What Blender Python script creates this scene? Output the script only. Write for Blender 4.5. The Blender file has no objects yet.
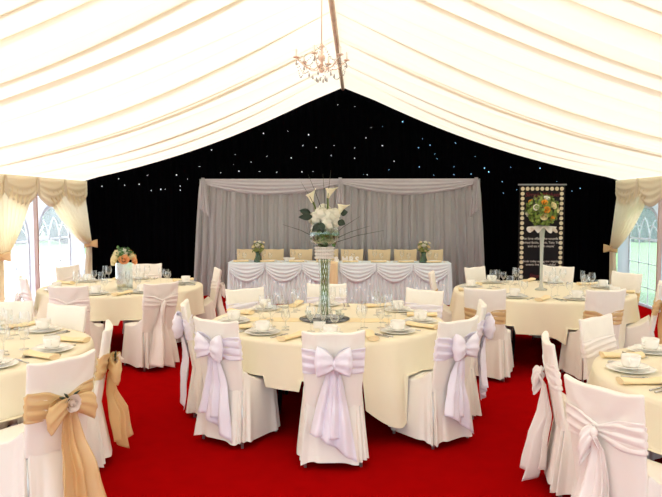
import bpy, math, random
from mathutils import Vector, Matrix
PI = math.pi
C = bpy.context.scene.collection
rnd = random.Random(7)
sc = bpy.context.scene

# ------------------------------------------------------------------ materials
def mat(name, col, rough=.8, metal=0, spec=.3, transl=0, tcol=None, bump=0, bscale=60, var=0, vscale=4,
        transp=0, emit=None, estr=0, sheen=0, stretch=None):
    m = bpy.data.materials.new(name); m.use_nodes = True
    nt = m.node_tree; N = nt.nodes; L = nt.links
    for n in list(N): N.remove(n)
    out = N.new('ShaderNodeOutputMaterial')
    b = N.new('ShaderNodeBsdfPrincipled')
    b.inputs['Base Color'].default_value = (*col, 1)
    b.inputs['Roughness'].default_value = rough
    b.inputs['Metallic'].default_value = metal
    b.inputs['Specular IOR Level'].default_value = spec
    if sheen: b.inputs['Sheen Weight'].default_value = sheen
    if emit:
        b.inputs['Emission Color'].default_value = (*emit, 1); b.inputs['Emission Strength'].default_value = estr
    tc = N.new('ShaderNodeTexCoord')
    vec = tc.outputs['Object']
    if stretch:
        mp = N.new('ShaderNodeMapping'); mp.inputs['Scale'].default_value = stretch
        L.new(vec, mp.inputs['Vector']); vec = mp.outputs['Vector']
    if var:
        nz = N.new('ShaderNodeTexNoise'); nz.inputs['Scale'].default_value = vscale; nz.inputs['Detail'].default_value = 5
        L.new(vec, nz.inputs['Vector'])
        mx = N.new('ShaderNodeMix'); mx.data_type = 'RGBA'
        mx.inputs[6].default_value = (*[max(0, c*(1-var)) for c in col], 1)
        mx.inputs[7].default_value = (*[min(1, c*(1+var)) for c in col], 1)
        L.new(nz.outputs['Fac'], mx.inputs[0]); L.new(mx.outputs[2], b.inputs['Base Color'])
    if bump:
        nb = N.new('ShaderNodeTexNoise'); nb.inputs['Scale'].default_value = bscale; nb.inputs['Detail'].default_value = 3
        L.new(vec, nb.inputs['Vector'])
        bp = N.new('ShaderNodeBump'); bp.inputs['Strength'].default_value = bump; bp.inputs['Distance'].default_value = .01
        L.new(nb.outputs['Fac'], bp.inputs['Height']); L.new(bp.outputs['Normal'], b.inputs['Normal'])
    s = b.outputs[0]
    if transl:
        t = N.new('ShaderNodeBsdfTranslucent'); t.inputs['Color'].default_value = (*(tcol or col), 1)
        mm = N.new('ShaderNodeMixShader'); mm.inputs[0].default_value = transl
        L.new(s, mm.inputs[1]); L.new(t.outputs[0], mm.inputs[2]); s = mm.outputs[0]
    if transp:
        t = N.new('ShaderNodeBsdfTransparent')
        mm = N.new('ShaderNodeMixShader'); mm.inputs[0].default_value = transp
        L.new(s, mm.inputs[1]); L.new(t.outputs[0], mm.inputs[2]); s = mm.outputs[0]
    L.new(s, out.inputs['Surface'])
    return m

def glass_mat(name, tint=(.97, .99, .98), lo=.06, hi=.75, rough=.03):
    m = bpy.data.materials.new(name); m.use_nodes = True
    nt = m.node_tree; N = nt.nodes; L = nt.links
    for n in list(N): N.remove(n)
    out = N.new('ShaderNodeOutputMaterial')
    t = N.new('ShaderNodeBsdfTransparent'); t.inputs[0].default_value = (*tint, 1)
    g = N.new('ShaderNodeBsdfGlossy'); g.inputs['Roughness'].default_value = rough
    lw = N.new('ShaderNodeLayerWeight'); lw.inputs['Blend'].default_value = .35
    mr = N.new('ShaderNodeMapRange'); mr.inputs['To Min'].default_value = lo; mr.inputs['To Max'].default_value = hi
    L.new(lw.outputs['Facing'], mr.inputs['Value'])
    mx = N.new('ShaderNodeMixShader')
    L.new(mr.outputs[0], mx.inputs[0]); L.new(t.outputs[0], mx.inputs[1]); L.new(g.outputs[0], mx.inputs[2])
    L.new(mx.outputs[0], out.inputs['Surface'])
    return m

M_LINING = mat('lining_fabric', (.9, .85, .74), .9, transl=.25, tcol=(1, .925, .75))
M_SWAG = mat('swag_fabric', (.9, .85, .72), .85, transl=.45, tcol=(1, .9, .7))
M_CURTAIN = mat('curtain_fabric', (.9, .84, .68), .85, transl=.55, tcol=(1, .88, .62))
M_PVC = mat('white_pvc', (.85, .87, .9), .5, transl=.5, tcol=(.9, .93, 1))
M_FRAME = mat('window_strip', (.85, .88, .92), .5, transl=.55, tcol=(.8, .84, .88))
M_PANE = mat('clear_pvc', (.9, .93, .95), .3, transl=.7, tcol=(.9, .95, 1), transp=.84)
M_CARPET = mat('red_carpet', (.31, .0015, .002), .98, spec=0, bump=.35, bscale=260, var=.16, vscale=7)
M_BLACK = mat('black_star_cloth', (.0012, .0012, .0016), 1, spec=0)
M_VOILE = mat('grey_white_voile', (.68, .665, .67), .9, transp=.48)
M_VOILE2 = mat('voile_swag', (.66, .63, .66), .9, transp=.5)
M_COVER = mat('chair_cotton', (.85, .815, .745), .8, spec=.15, bump=.45, bscale=9, var=.02, stretch=(1, 1, .35))
M_COVERG = mat('chair_hood_gold', (.66, .53, .33), .7, spec=.2, bump=.1, bscale=30)
M_COVERP = mat('chair_cotton_blush', (.84, .785, .725), .8, spec=.15, bump=.45, bscale=9, stretch=(1, 1, .35))
M_SATIN = mat('lilac_white_satin', (.9, .865, .95), .42, spec=.5, sheen=.3, transl=.12)
M_BLUSH = mat('blush_satin', (.86, .79, .745), .45, spec=.5, sheen=.3)
M_ORG = mat('gold_organza', (.86, .66, .36), .5, spec=.4, transl=.3, tcol=(.95, .7, .36), transp=.34)
M_LEG = mat('chair_metal', (.6, .6, .6), .35, metal=.8)
M_DARKLEG = mat('dark_steel', (.02, .02, .022), .5, metal=.3)
M_WOOD = mat('table_ply', (.45, .3, .17), .6, var=.2)
M_CLOTH = mat('cream_tablecloth', (.81, .74, .57), .75, spec=.2, bump=.08, bscale=25)
M_SKIRT = mat('white_table_skirt', (.84, .93, .98), .75, spec=.2, transl=.1)  # white cloth; bluish tint stands in for the glow of the fairy lights
M_CHINA = mat('white_china', (.86, .84, .78), .22, spec=.5)
M_SILVER = mat('cutlery_steel', (.55, .54, .52), .25, metal=1)
M_NAPKIN = mat('cream_gold_napkin', (.86, .70, .42), .6, spec=.35)
M_GLASS = glass_mat('stemware_glass', (.985, .99, .985), .05, .8)
M_VGLASS = glass_mat('vase_glass', (.95, .98, .97), .05, .5)
M_MIRROR = mat('mirror_plate', (.05, .06, .07), .08, metal=0, spec=.8)
M_MIRBOX = mat('mirror_tile', (.75, .85, .85), .12, metal=1)
M_CRYSTAL = mat('crystal_band', (.8, .74, .7), .2, spec=.9, bump=1, bscale=130, transl=.2)
M_GREEN = mat('leaf_green', (.05, .13, .025), .5, spec=.4, var=.4, vscale=14)
M_DGREEN = mat('dark_leaf', (.008, .026, .012), .4, spec=.5)
M_STEM = mat('stem_green', (.16, .22, .05), .5, var=.3, vscale=20)
M_LOOSE = mat('yellow_green_foliage', (.19, .26, .05), .6, var=.5, vscale=30)
M_WHITEFL = mat('white_petals', (.86, .84, .74), .7, transl=.2)
M_CREAMFL = mat('cream_petals', (.9, .8, .52), .7, transl=.2)
M_PEACH = mat('peach_petals', (.92, .52, .25), .7, transl=.2)
M_ORANGE = mat('orange_petals', (.9, .46, .07), .7, transl=.2)
M_ROSE = mat('cream_brooch_petals', (.85, .74, .66), .7)
M_CALLA = mat('calla_white', (.88, .84, .66), .5, transl=.2)
M_TWIG = mat('dark_grass_blade', (.03, .035, .02), .6)
M_NET = mat('white_net_collar', (.7, .66, .62), .8, bump=1, bscale=60)
M_BANNER = mat('banner_black_print', (.006, .004, .005), .55, spec=.2)
M_DISC = mat('banner_dot_print', (.66, .6, .40), .6, var=.25, vscale=30)
M_TXT = mat('banner_white_text', (.62, .6, .55), .6)
M_TXTR = mat('banner_red_text', (.16, .012, .016), .6)
M_ALU = mat('aluminium', (.25, .25, .25), .4, metal=.8)
M_LETTER = mat('white_letters', (.85, .84, .8), .4)
M_GOLD = mat('chandelier_brass', (.85, .62, .52), .3, metal=.3)
M_BEAD = mat('crystal_bead', (.4, .35, .34), .1, spec=1, transp=.3)
M_CANDLE = mat('candle_sleeve', (.9, .88, .82), .5)
M_POLE = mat('ridge_pole_cover', (.8, .66, .52), .6, var=.25, vscale=3, stretch=(1, 2, 1))
M_LEGP = mat('marquee_leg_lining', (.62, .47, .42), .7, var=.15, vscale=3)
M_LEDW = mat('white_led', (1, 1, 1), .5, emit=(.85, .93, 1), estr=6)
M_LEDB = mat('blue_led', (.3, .6, 1), .5, emit=(.25, .6, 1), estr=6)
M_LAWN = mat('lawn_grass', (.15, .27, .13), .95, spec=.05, var=.25, vscale=1.2)
M_TERRACE = mat('pale_gravel', (.72, .71, .68), .95, spec=.05, var=.08, vscale=6)
M_TREE = mat('tree_foliage', (.03, .075, .075), .9, spec=.05, bump=1, bscale=3, var=.5, vscale=2.5)
M_TRUNK = mat('tree_bark', (.1, .07, .05), .9)
M_TEALIGHT = mat('votive_dark', (.03, .03, .03), .3)

# ------------------------------------------------------------------ mesh helpers
class MB:
    def __init__(s): s.v = []; s.f = []
    def add(s, vs, fs):
        o = len(s.v); s.v += [tuple(p) for p in vs]; s.f += [tuple(i+o for i in f) for f in fs]; return s
    def grid(s, fn, nu, nv, cu=False, cv=False):
        vs = []; fs = []
        cu_n = nu if cu else nu+1
        cv_n = nv if cv else nv+1
        for j in range(cv_n):
            for i in range(cu_n): vs.append(fn(i/nu, j/nv))
        for j in range(nv):
            for i in range(nu):
                a = j % cv_n; b = (j+1) % cv_n; c = i % cu_n; d = (i+1) % cu_n
                fs.append((a*cu_n+c, a*cu_n+d, b*cu_n+d, b*cu_n+c))
        return s.add(vs, fs)
    def lathe(s, prof, c=(0, 0, 0), n=24, sx=1, sy=1):
        return s.grid(lambda u, v: (c[0]+sx*prof[round(v*(len(prof)-1))][0]*math.cos(2*PI*u),
                                    c[1]+sy*prof[round(v*(len(prof)-1))][0]*math.sin(2*PI*u),
                                    c[2]+prof[round(v*(len(prof)-1))][1]), n, len(prof)-1, cu=True)
    def box(s, lo, hi):
        x0, y0, z0 = lo; x1, y1, z1 = hi
        return s.add([(x0, y0, z0), (x1, y0, z0), (x1, y1, z0), (x0, y1, z0), (x0, y0, z1), (x1, y0, z1), (x1, y1, z1), (x0, y1, z1)],
                     [(0, 3, 2, 1), (4, 5, 6, 7), (0, 1, 5, 4), (1, 2, 6, 5), (2, 3, 7, 6), (3, 0, 4, 7)])
    def tube(s, pts, r, n=8, cap=True):
        pts = [Vector(p) for p in pts]
        if not isinstance(r, (list, tuple)): r = [r]*len(pts)
        vs = []; fs = []; prev = None
        for k, p in enumerate(pts):
            t = (pts[min(k+1, len(pts)-1)]-pts[max(k-1, 0)]).normalized()
            if prev is None: a = t.orthogonal().normalized()
            else:
                a = prev - t*prev.dot(t)
                a = a.normalized() if a.length > 1e-6 else t.orthogonal().normalized()
            prev = a; b = t.cross(a)
            for i in range(n):
                q = 2*PI*i/n; vs.append(p+(a*math.cos(q)+b*math.sin(q))*r[k])
        for k in range(len(pts)-1):
            for i in range(n): fs.append((k*n+i, k*n+(i+1) % n, (k+1)*n+(i+1) % n, (k+1)*n+i))
        if cap: fs.append(tuple(range(n))[::-1]); fs.append(tuple((len(pts)-1)*n+i for i in range(n)))
        return s.add(vs, fs)
    def ball(s, c, r, nu=12, nv=8, sz=1):
        return s.grid(lambda u, v: (c[0]+r*math.sin(PI*v)*math.cos(2*PI*u), c[1]+r*math.sin(PI*v)*math.sin(2*PI*u), c[2]-r*sz*math.cos(PI*v)), nu, nv, cu=True)
    def xf(s, mtx):
        s.v = [tuple(mtx @ Vector(p)) for p in s.v]; return s
    def build(s, name, m, parent=None, smooth=True, solid=0, sub=0, loc=None):
        me = bpy.data.meshes.new(name); me.from_pydata(s.v, [], s.f); me.validate()
        me.materials.append(m)
        if smooth:
            for p in me.polygons: p.use_smooth = True
        o = bpy.data.objects.new(name, me); C.objects.link(o)
        if parent: o.parent = parent
        if loc: o.location = loc
        if solid:
            md = o.modifiers.new('solid', 'SOLIDIFY'); md.thickness = solid; md.offset = 0
        if sub:
            md = o.modifiers.new('sub', 'SUBSURF'); md.levels = sub; md.render_levels = sub
        return o

def tag(o, label=None, cat=None, group=None, kind=None):
    if label: o['label'] = label
    if cat: o['category'] = cat
    if group: o['group'] = group
    if kind: o['kind'] = kind
    return o
def thing(name, loc=(0, 0, 0), rz=0, label=None, cat=None, group=None, kind=None):
    o = bpy.data.objects.new(name, None); C.objects.link(o); o.location = loc; o.rotation_euler = (0, 0, rz)
    o.empty_display_size = .05
    return tag(o, label, cat, group, kind)
kids = {}
def children(o):
    if o.name not in kids: kids[o.name] = [c for c in bpy.data.objects if c.parent == o]
    return kids[o.name]
def copy_tree(o, parent=None):
    c = o.copy(); C.objects.link(c); c.parent = parent
    for ch in children(o): copy_tree(ch, c)
    return c
used = set()
def place(proto, loc, rz, label, group=None):
    if proto.name in used: o = copy_tree(proto)
    else: used.add(proto.name); o = proto
    o.location = loc; o.rotation_euler = (0, 0, rz); o['label'] = label
    if group: o['group'] = group
    elif 'group' in o: del o['group']
    return o
def sgp(x, p): return math.copysign(abs(x)**p, x)
def rz_to(dx, dy): return math.atan2(dy, dx)-PI/2      # turns local +Y to (dx, dy)
def lerp(a, b, t): return a+(b-a)*t

# ------------------------------------------------------------------ room
XL, XR, YB, YF = -5.45, 5.02, 12.93, -2.0
XRI, ZR, ZE = -.30, 4.05, 2.25
def struct(name, o): o.name = name; o['kind'] = 'structure'; return o

struct('floor', MB().box((XL-.1, YF-.1, -.05), (XR+.1, YB+.3, 0)).build('floor', M_CARPET, smooth=False))

# ceiling lining: ruched fabric, folds run from ridge to eave
creases = [YF]
rc = random.Random(21)
while creases[-1] < YB:
    creases.append(creases[-1]+(rc.choice([.34, .5, .62, .44, .28]) if creases[-1] < 9 else rc.choice([.2, .3, .42, .5, .34])))
creases[-1] = YB+.02
wob = [rc.uniform(-1, 1) for _ in creases]; dep = [rc.uniform(.55, 1.25) for _ in creases]
ovl = [rc.choice([.02, .03, .05, .07, .11]) for _ in creases]
def slope_fn(side):
    ys = []
    NM, NB = 11, 3
    last = len(creases)-2
    for k in range(len(creases)-1):
        for j in range(NM): ys.append((k, 0, j/NM))
        if k < last:
            for j in range(NB): ys.append((k, 1, j/NB))
        else: ys.append((k, 0, 1.0))
    def edge(k, t):
        if k in (0, len(creases)-1): return creases[k]
        return creases[k]+wob[k]*(.09*math.sin(PI*t)+.03*math.sin(3*PI*t))
    def fn(u, v):
        k, lay, q = ys[round(v*(len(ys)-1))]
        t = u; env = math.sin(PI*t)
        y0, y1 = edge(k, t), edge(k+1, t); w = y1-y0
        gath = .35+.65*env**.5
        o0 = ovl[k]*gath if k else 0; o1 = ovl[k+1]*gath if k < last else 0
        a = y0-.5*o0; b = y1+o1
        if lay == 0:
            y = lerp(a, b, q); h = lerp(.045 if k else 0, 0, q)
            amp = (.03+.13*w)*dep[k]*(.35+.65*env**.6)*(.5 if k == last else 1)
            h -= amp*math.sin(PI*q**.8)**.9
            h += .006*math.sin(q*PI*3+wob[k]*5+t*4)*env
        else:
            y = lerp(b, y1-.5*o1, q); h = .045*q+.012*math.sin(PI*q)
        x = lerp(XRI, XR if side > 0 else XL, t)
        bay = abs(math.sin(PI*(YB-y)/3.1))
        return (x, y, lerp(ZR, ZE, t)-env*(.10+.16*bay)+h)
    return fn, len(ys)-1
MBc = MB()
for sd in (-1, 1):
    fn, nv = slope_fn(sd); MBc.grid(fn, 30, nv)
# one mesh for the whole ceiling lining
struct('ceiling', MBc.build('ceiling', M_LINING))

# ridge pole cover
o = MB().tube([(XRI, YF, ZR-.03), (XRI, YB-.02, ZR-.03)], .035, 10).build('trim_1', M_POLE); struct('trim_1', o)

# side walls of white pvc with gothic window openings (2D curve with holes, extruded)
def arch_pts(w, z0, zs, za, n=10):
    pts = [(-w/2, z0), (w/2, z0), (w/2, zs)]
    for i in range(1, n+1):
        t = i/n; pts.append((w/2*(math.cos(t*PI/2)**.75 if t < 1 else 0), zs+(za-zs)*math.sin(t*PI/2)**1.15))
    for i in range(n-1, -1, -1):
        t = i/n; pts.append((-w/2*(math.cos(t*PI/2)**.75), zs+(za-zs)*(math.sin(t*PI/2)**1.15 if t > 0 else 0)))
    return pts
def plate_with_holes(outer, holes, th, name):
    cu = bpy.data.curves.new(name, 'CURVE'); cu.dimensions = '2D'; cu.fill_mode = 'BOTH'; cu.extrude = th/2
    for pl in [outer]+holes:
        sp = cu.splines.new('POLY'); sp.points.add(len(pl)-1); sp.use_cyclic_u = True
        for k, p in enumerate(pl): sp.points[k].co = (p[0], p[1], 0, 1)
    ob = bpy.data.objects.new(name, cu); C.objects.link(ob)
    bpy.context.view_layer.update()
    me = bpy.data.meshes.new_from_object(ob.evaluated_get(bpy.context.evaluated_depsgraph_get()))
    bpy.data.objects.remove(ob); bpy.data.curves.remove(cu)
    return me
WZ0, WZS, WZA, WW = .03, 1.18, 1.74, 1.22
yc_left = [11.63, 10.07, 8.5, 6.95, 5.4, 3.85, 2.3, .75, -.8]
yc_right = [11.78, 10.32, 8.75, 7.2, 5.65, 4.1, 2.55, 1.0, -.55]
wn = 0
for side, xw, ycs in (('left', XL, yc_left), ('right', XR, yc_right)):
    me = plate_with_holes([(YF, 0), (YB, 0), (YB, ZE), (YF, ZE)],
                          [[(p[0]+yc, p[1]) for p in arch_pts(WW, WZ0, WZS, WZA)] for yc in ycs], .012, 'wall')
    me.materials.clear(); me.materials.append(M_PVC)
    o = bpy.data.objects.new('wall_'+side, me); C.objects.link(o)
    o.matrix_world = Matrix(((0, 0, 1, xw), (1, 0, 0, 0), (0, 1, 0, 0), (0, 0, 0, 1)))
    struct('wall_'+side, o)
    for yc in ycs:
        wn += 1
        t = thing('window_%d' % wn, (xw, yc, 0), kind='structure')
        outer = arch_pts(WW+.08, WZ0-.025, WZS, WZA+.05); inner = arch_pts(WW-.02, WZ0+.02, WZS, WZA-.015)
        f = MB()
        n = len(outer); vs = [(-.012, p[0], p[1]) for p in outer]+[(-.012, p[0], p[1]) for p in inner]+[(.012, p[0], p[1]) for p in outer]+[(.012, p[0], p[1]) for p in inner]
        fs = []
        for i in range(n):
            j = (i+1) % n
            fs += [(i, j, n+j, n+i), (2*n+i, 3*n+i, 3*n+j, 2*n+j), (i, 2*n+i, 2*n+j, j), (n+i, n+j, 3*n+j, 3*n+i)]
        f.add(vs, fs); f.build('window_frame', M_FRAME, t, smooth=False)
        g = MB()
        for z in (.34, .76): g.box((-.006, -WW/2, z-.008), (.006, WW/2, z+.008))
        g.box((-.008, -WW/2, WZS-.02), (.008, WW/2, WZS+.02))
        for k in (-1, 1):
            yb = k*WW/6; g.box((-.006, yb-.009, .05), (.006, yb+.009, WZS))
            g.tube([(0, yb, WZS), (0, yb*.9, WZS+.14), (0, yb*.45, WZS+.3), (0, 0, WZS+.38)], .011, 6)
            g.tube([(0, yb, WZS), (0, yb*1.15, WZS+.14), (0, yb*1.6, WZS+.27), (0, yb*1.95, WZS+.34)], .011, 6)
            g.tube([(0, k*WW/2, WZS), (0, k*WW/2*.9, WZS+.12), (0, k*WW/2*.66, WZS+.22), (0, yb, WZS+.24)], .009, 6)
        g.build('glazing_bars', M_FRAME, t, smooth=False)
        p = arch_pts(WW, WZ0, WZS, WZA)
        MB().add([(-.002, q[0], q[1]) for q in p]+[(.002, q[0], q[1]) for q in p], [tuple(range(len(p))), tuple(range(2*len(p)-1, len(p)-1, -1))]).build('window_pane', M_PANE, t, smooth=False)

# gables
def gable(y, name, m, th=.04):
    pr = [(XL, 0), (XR, 0), (XR, ZE), (XRI, ZR+.05), (XL, ZE)]
    vs = [(x, y, z) for x, z in pr]+[(x, y+th, z) for x, z in pr]
    fs = [(0, 1, 2, 3, 4), (9, 8, 7, 6, 5)]+[(i, 5+i, 5+(i+1) % 5, (i+1) % 5) for i in range(5)]
    return struct(name, MB().add(vs, fs).build(name, m, smooth=False))
gable(YB+.14, 'wall_back', M_BLACK)
me = plate_with_holes([(XL, 0), (XR, 0), (XR, ZE), (XRI, ZR+.05), (XL, ZE)], [[(XL+.3, .01), (XR-.3, .01), (XR-.3, 2.1), (XRI, 3.6), (XL+.3, 2.1)]], .02, 'wall')  # unseen front gable, its opening shaped wide to throw daylight on the chairs
me.materials.clear(); me.materials.append(M_PVC)
o = bpy.data.objects.new('wall_front', me); C.objects.link(o)
o.matrix_world = Matrix(((1, 0, 0, 0), (0, 0, 1, YF), (0, 1, 0, 0), (0, 0, 0, 1))); struct('wall_front', o)

# star cloth on the back gable, pleated
def star_fn(u, v):
    x = lerp(XL+.01, XR-.01, u)
    zt = lerp(ZE, ZR, 1-abs(x-XRI)/((XRI-XL) if x < XRI else (XR-XRI)))
    return (x, YB+.02*math.sin(x*38+.8*math.sin(x*5))+.05, lerp(.0, zt+.02, v))
star = MB().grid(star_fn, 420, 6).build('star_cloth', M_BLACK)
tag(star, 'black starlit cloth filling the whole gable behind the grey voile drapes', 'backdrop')
leds = [(-1.37,3.22),(-.97,3.15),(-1.85,3.18),(-.4,3.72),(-1.08,2.94),(-.82,2.9),(-.47,2.94),(-.53,2.74),(-2.88,2.86),(-2.41,2.77),(-1.79,2.73),(-1.31,2.7),(-2.46,2.57),(-3.13,2.54),(-2.34,2.44),(-1.94,2.44),(-1.6,2.42),(-1.1,2.43),(-.88,2.43),(-4.16,2.36),(-3.59,2.37),(-3.36,2.29),(-4.63,2.17),(-4.33,2.19),(-3.91,2.09),(-3.51,2.15),(-4.1,2.07),(-3.81,2.09),(-3.51,2.07),(-5.09,2.15),(-.07,3.69),(.86,3.39),(.25,3.28),(.47,3.3),(.15,3.08),(.47,2.93),(1.25,3.06),(1.17,2.89),(1.39,2.94),(1.49,2.77),(-.07,2.89),(-.07,2.69),(1.53,2.68),(.7,2.63),(1.19,2.52),(.6,2.47),(1.86,2.52),(1.88,2.98),(2.27,2.72),(2.44,2.49),(2.53,2.42),(2.94,2.51),(2.19,2.38),(1.86,2.37),(1.47,2.36),(3.51,2.49),(2.79,2.23),(3.84,2.23),(3.07,2.08),(2.82,2.01),(3.99,2.03),(4.13,2.05),(4.28,2.1),(.1,2.37),(.18,2.37),(-4.75,2.3),(-2.1,2.62),(-2.7,2.42)]
lm = {}
for k, (x, z) in enumerate(leds):
    blue = x > .8 or (x > 0 and k % 3 == 0)
    big = (x, z) in ((.86, 3.39), (2.44, 2.49), (3.51, 2.49), (2.53, 2.42), (3.99, 2.03), (-.97, 3.15), (-3.91, 2.09))
    r = .0075 if big else [.003, .004, .005][k % 3]
    key = (blue, r)
    if key not in lm:
        o = MB().ball((0, 0, 0), r, 8, 6).build('led_light', M_LEDB if blue else M_LEDW, star); lm[key] = o
    else:
        o = lm[key].copy(); C.objects.link(o); o.parent = star
    o.location = (x, YB-.0+.02*math.sin(x*38+.8*math.sin(x*5))+.043-r, z)

# lining legs (poles between windows), valances and curtains
for k, (xw, y) in enumerate([(XL+.06, 10.85), (XR-.06, 11.06), (XL+.06, 7.75), (XR-.06, 7.95)]):
    struct('trim_%d' % (k+2), MB().box((xw-.03, y-.022, 0), (xw+.03, y+.022, ZE-.03)).build('trim', M_LEGP, smooth=False))

def swag(xf, w, ztop, dmin, dmax, depth, m, parent, n=22, nv=26, folds=5, name='swag'):
    # xf(u) -> (point, outward normal); scalloped fabric between two gathers
    def fn(u, v):
        p, nn = xf(u)
        s = math.sin(PI*u)**.8
        z = ztop - v*lerp(dmin, dmax, s)
        o = depth*(.25+.75*s)*(.5+.5*math.sin(v*folds*2*PI-1.2))*(.35+.65*v)+depth*.6*s*math.sin(PI*v)+.012
        return (p[0]+nn[0]*o, p[1]+nn[1]*o, z)
    return MB().grid(fn, n, nv).build(name, m, parent, solid=.003)

for side, xw, sg, y0, n in (('left', XL+.08, 1, YB-.03, 7), ('right', XR-.08, -1, YB-.03, 7)):
    t = thing('valance', (xw, YB, ZE), 0, 'cream swagged valance draped along the top of the %s window wall' % side, 'valance')
    w = 1.02
    for k in range(n):
        ya = y0-k*w; yb = ya-w
        swag(lambda u, a=ya, b=yb: ((0, lerp(a, b, u)-YB), (sg, 0)), w, .0, .27, .50, .026, M_SWAG, t, name='swag', folds=4)
        # small cascade between the swags
        MB().grid(lambda u, v, b=yb: (sg*(.035+.012*abs(math.sin(u*PI*3))), b-YB+(u-.5)*(.05+.09*v), -v*(.27+.13*u)), 12, 10).build('cascade', M_SWAG, t, solid=.003)

def curtain(xw, sg, ytie, ytop, ztie, label, sweep=.85):
    t = thing('tied_curtain', (xw, ytie, 0), 0, label, 'curtain')
    W = ytop-ytie; d = 1 if W > 0 else -1; ax = abs(W)
    zt = ZE-.08
    def up(u, v):
        q = v
        w = .13+(ax-.13)*(1-q)**sweep
        edge = .02*math.sin(PI*q)
        yy = d*(u*w+edge*0)
        g = lerp(.02, .035, q)
        return (sg*(.05+.10*q+g*math.sin(u*2*PI*9+.7*math.sin(6*u))+.05*math.sin(PI*u)*q), yy, lerp(zt, ztie, q)-.10*math.sin(PI*q)*u)
    def dn(u, v):
        w = .13+.16*v**.6
        return (sg*(.15-.04*v+.03*math.sin(u*2*PI*6)), d*(u-.5)*w+d*.065, lerp(ztie, .015, v))
    MB().grid(up, 90, 30).build('curtain_drape', M_CURTAIN, t)
    MB().grid(dn, 60, 14).build('curtain_tail', M_CURTAIN, t)
    b = MB()
    b.grid(lambda u, v: (sg*(.15+.075*math.cos(2*PI*u)), d*.065+.085*math.sin(2*PI*u), ztie+.035-.07*v+.006*math.sin(u*30)), 24, 4, cu=True)
    for s2 in (-1, 1):
        b.grid(lambda u, v: (sg*(.225+.02*math.sin(2*PI*u)+s2*.11*(1-math.cos(2*PI*u))/2), d*.065-.09+s2*.05*(1-math.cos(2*PI*u))/2, ztie+.03+(v-.5)*(.03+.13*math.sin(PI*u))), 16, 4)
    b.build('tieback', M_ORG, t, solid=.003)
    return t
curtain(XL+.03, 1, 12.78, 10.95, 1.0, 'cream curtain tied back in the rear corner of the left window wall')
curtain(XL+.03, 1, 9.42, 10.85, 1.0, 'cream curtain tied back at the left edge of the picture', .8)
curtain(XR-.03, -1, 12.80, 11.25, .93, 'cream curtain tied back beside the arched window on the right')
curtain(XR-.03, -1, 9.4, 10.9, .93, 'cream curtain tied back on the right wall beyond the marquee leg')

# ------------------------------------------------------------------ voile backdrop
BY = 12.70; BX0, BX1, BXM, BZ = -3.05, 2.30, -.34, 2.28
t = thing('voile_backdrop', ((BX0+BX1)/2, BY, 0), 0, 'grey white voile backdrop with swagged top standing behind the top table', 'backdrop')
ox = -(BX0+BX1)/2
for a, b, nm in ((BX0, BXM, 'voile_drape'), (BXM, BX1, 'voile_drape')):
    def vf(u, v, a=a, b=b):
        x = lerp(a, b, u)
        flare = .16*v**.7*((-1 if a == BX0 else 0)*(1-u)**4+(1 if b == BX1 else 0)*u**4)
        am = .022+.012*v
        return (x+flare+ox, am*math.sin(x*40+2.2*math.sin(x*6.3)+.5*v)+.35*am*math.sin(x*97)+.5*am*math.sin(x*17), lerp(BZ-.03, .01, v))
    MB().grid(vf, 330, 12).build(nm, M_VOILE, t)
for a, b in ((BX0+.05, BXM), (BXM, BX1-.05)):
    swag(lambda u, a=a, b=b: ((lerp(a, b, u)+ox, -.02), (0, -1)), 1, BZ, .08, .31, .03, M_VOILE2, t, n=40, nv=26, folds=4, name='voile_swag')
for x, s in ((BX0+.07, -1), (BX1-.07, 1), (BXM, 0)):
    L = .78 if s else .5
    MB().grid(lambda u, v: (x+ox+(u-.5)*(.06+(.10+.05*(s != 0))*v)-s*.03*v+.0, -.07-.02*math.sin(u*PI*6), BZ+.02-v*L*(1 if s == 0 else (.75+.25*(u if s < 0 else 1-u)))), 14, 12).build('voile_tail', M_VOILE2, t, solid=.003)
MB().tube([(BX0+ox, .03, BZ-.02), (BX1+ox, .03, BZ-.02)], .02).tube([(BX0+ox, .03, 0), (BX0+ox, .03, BZ)], .02).tube([(BX1+ox, .03, 0), (BX1+ox, .03, BZ)], .02).build('support_frame', M_ALU, t)

# ------------------------------------------------------------------ chairs
HB = .94
def back_center_y(z): return -.215-.085*(z-.44)/.5
def back_pt(a, z, off=0, t=.046):
    w = lerp(.385, .425, (z-.44)/.5)
    c, s = math.cos(a), math.sin(a)
    x = (w/2+off)*sgp(c, .45); y = (t/2+off)*sgp(s, .6)
    k = 1-min(1, (x/(w/2))**2)
    return x, y+back_center_y(z)-.022*k

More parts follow.
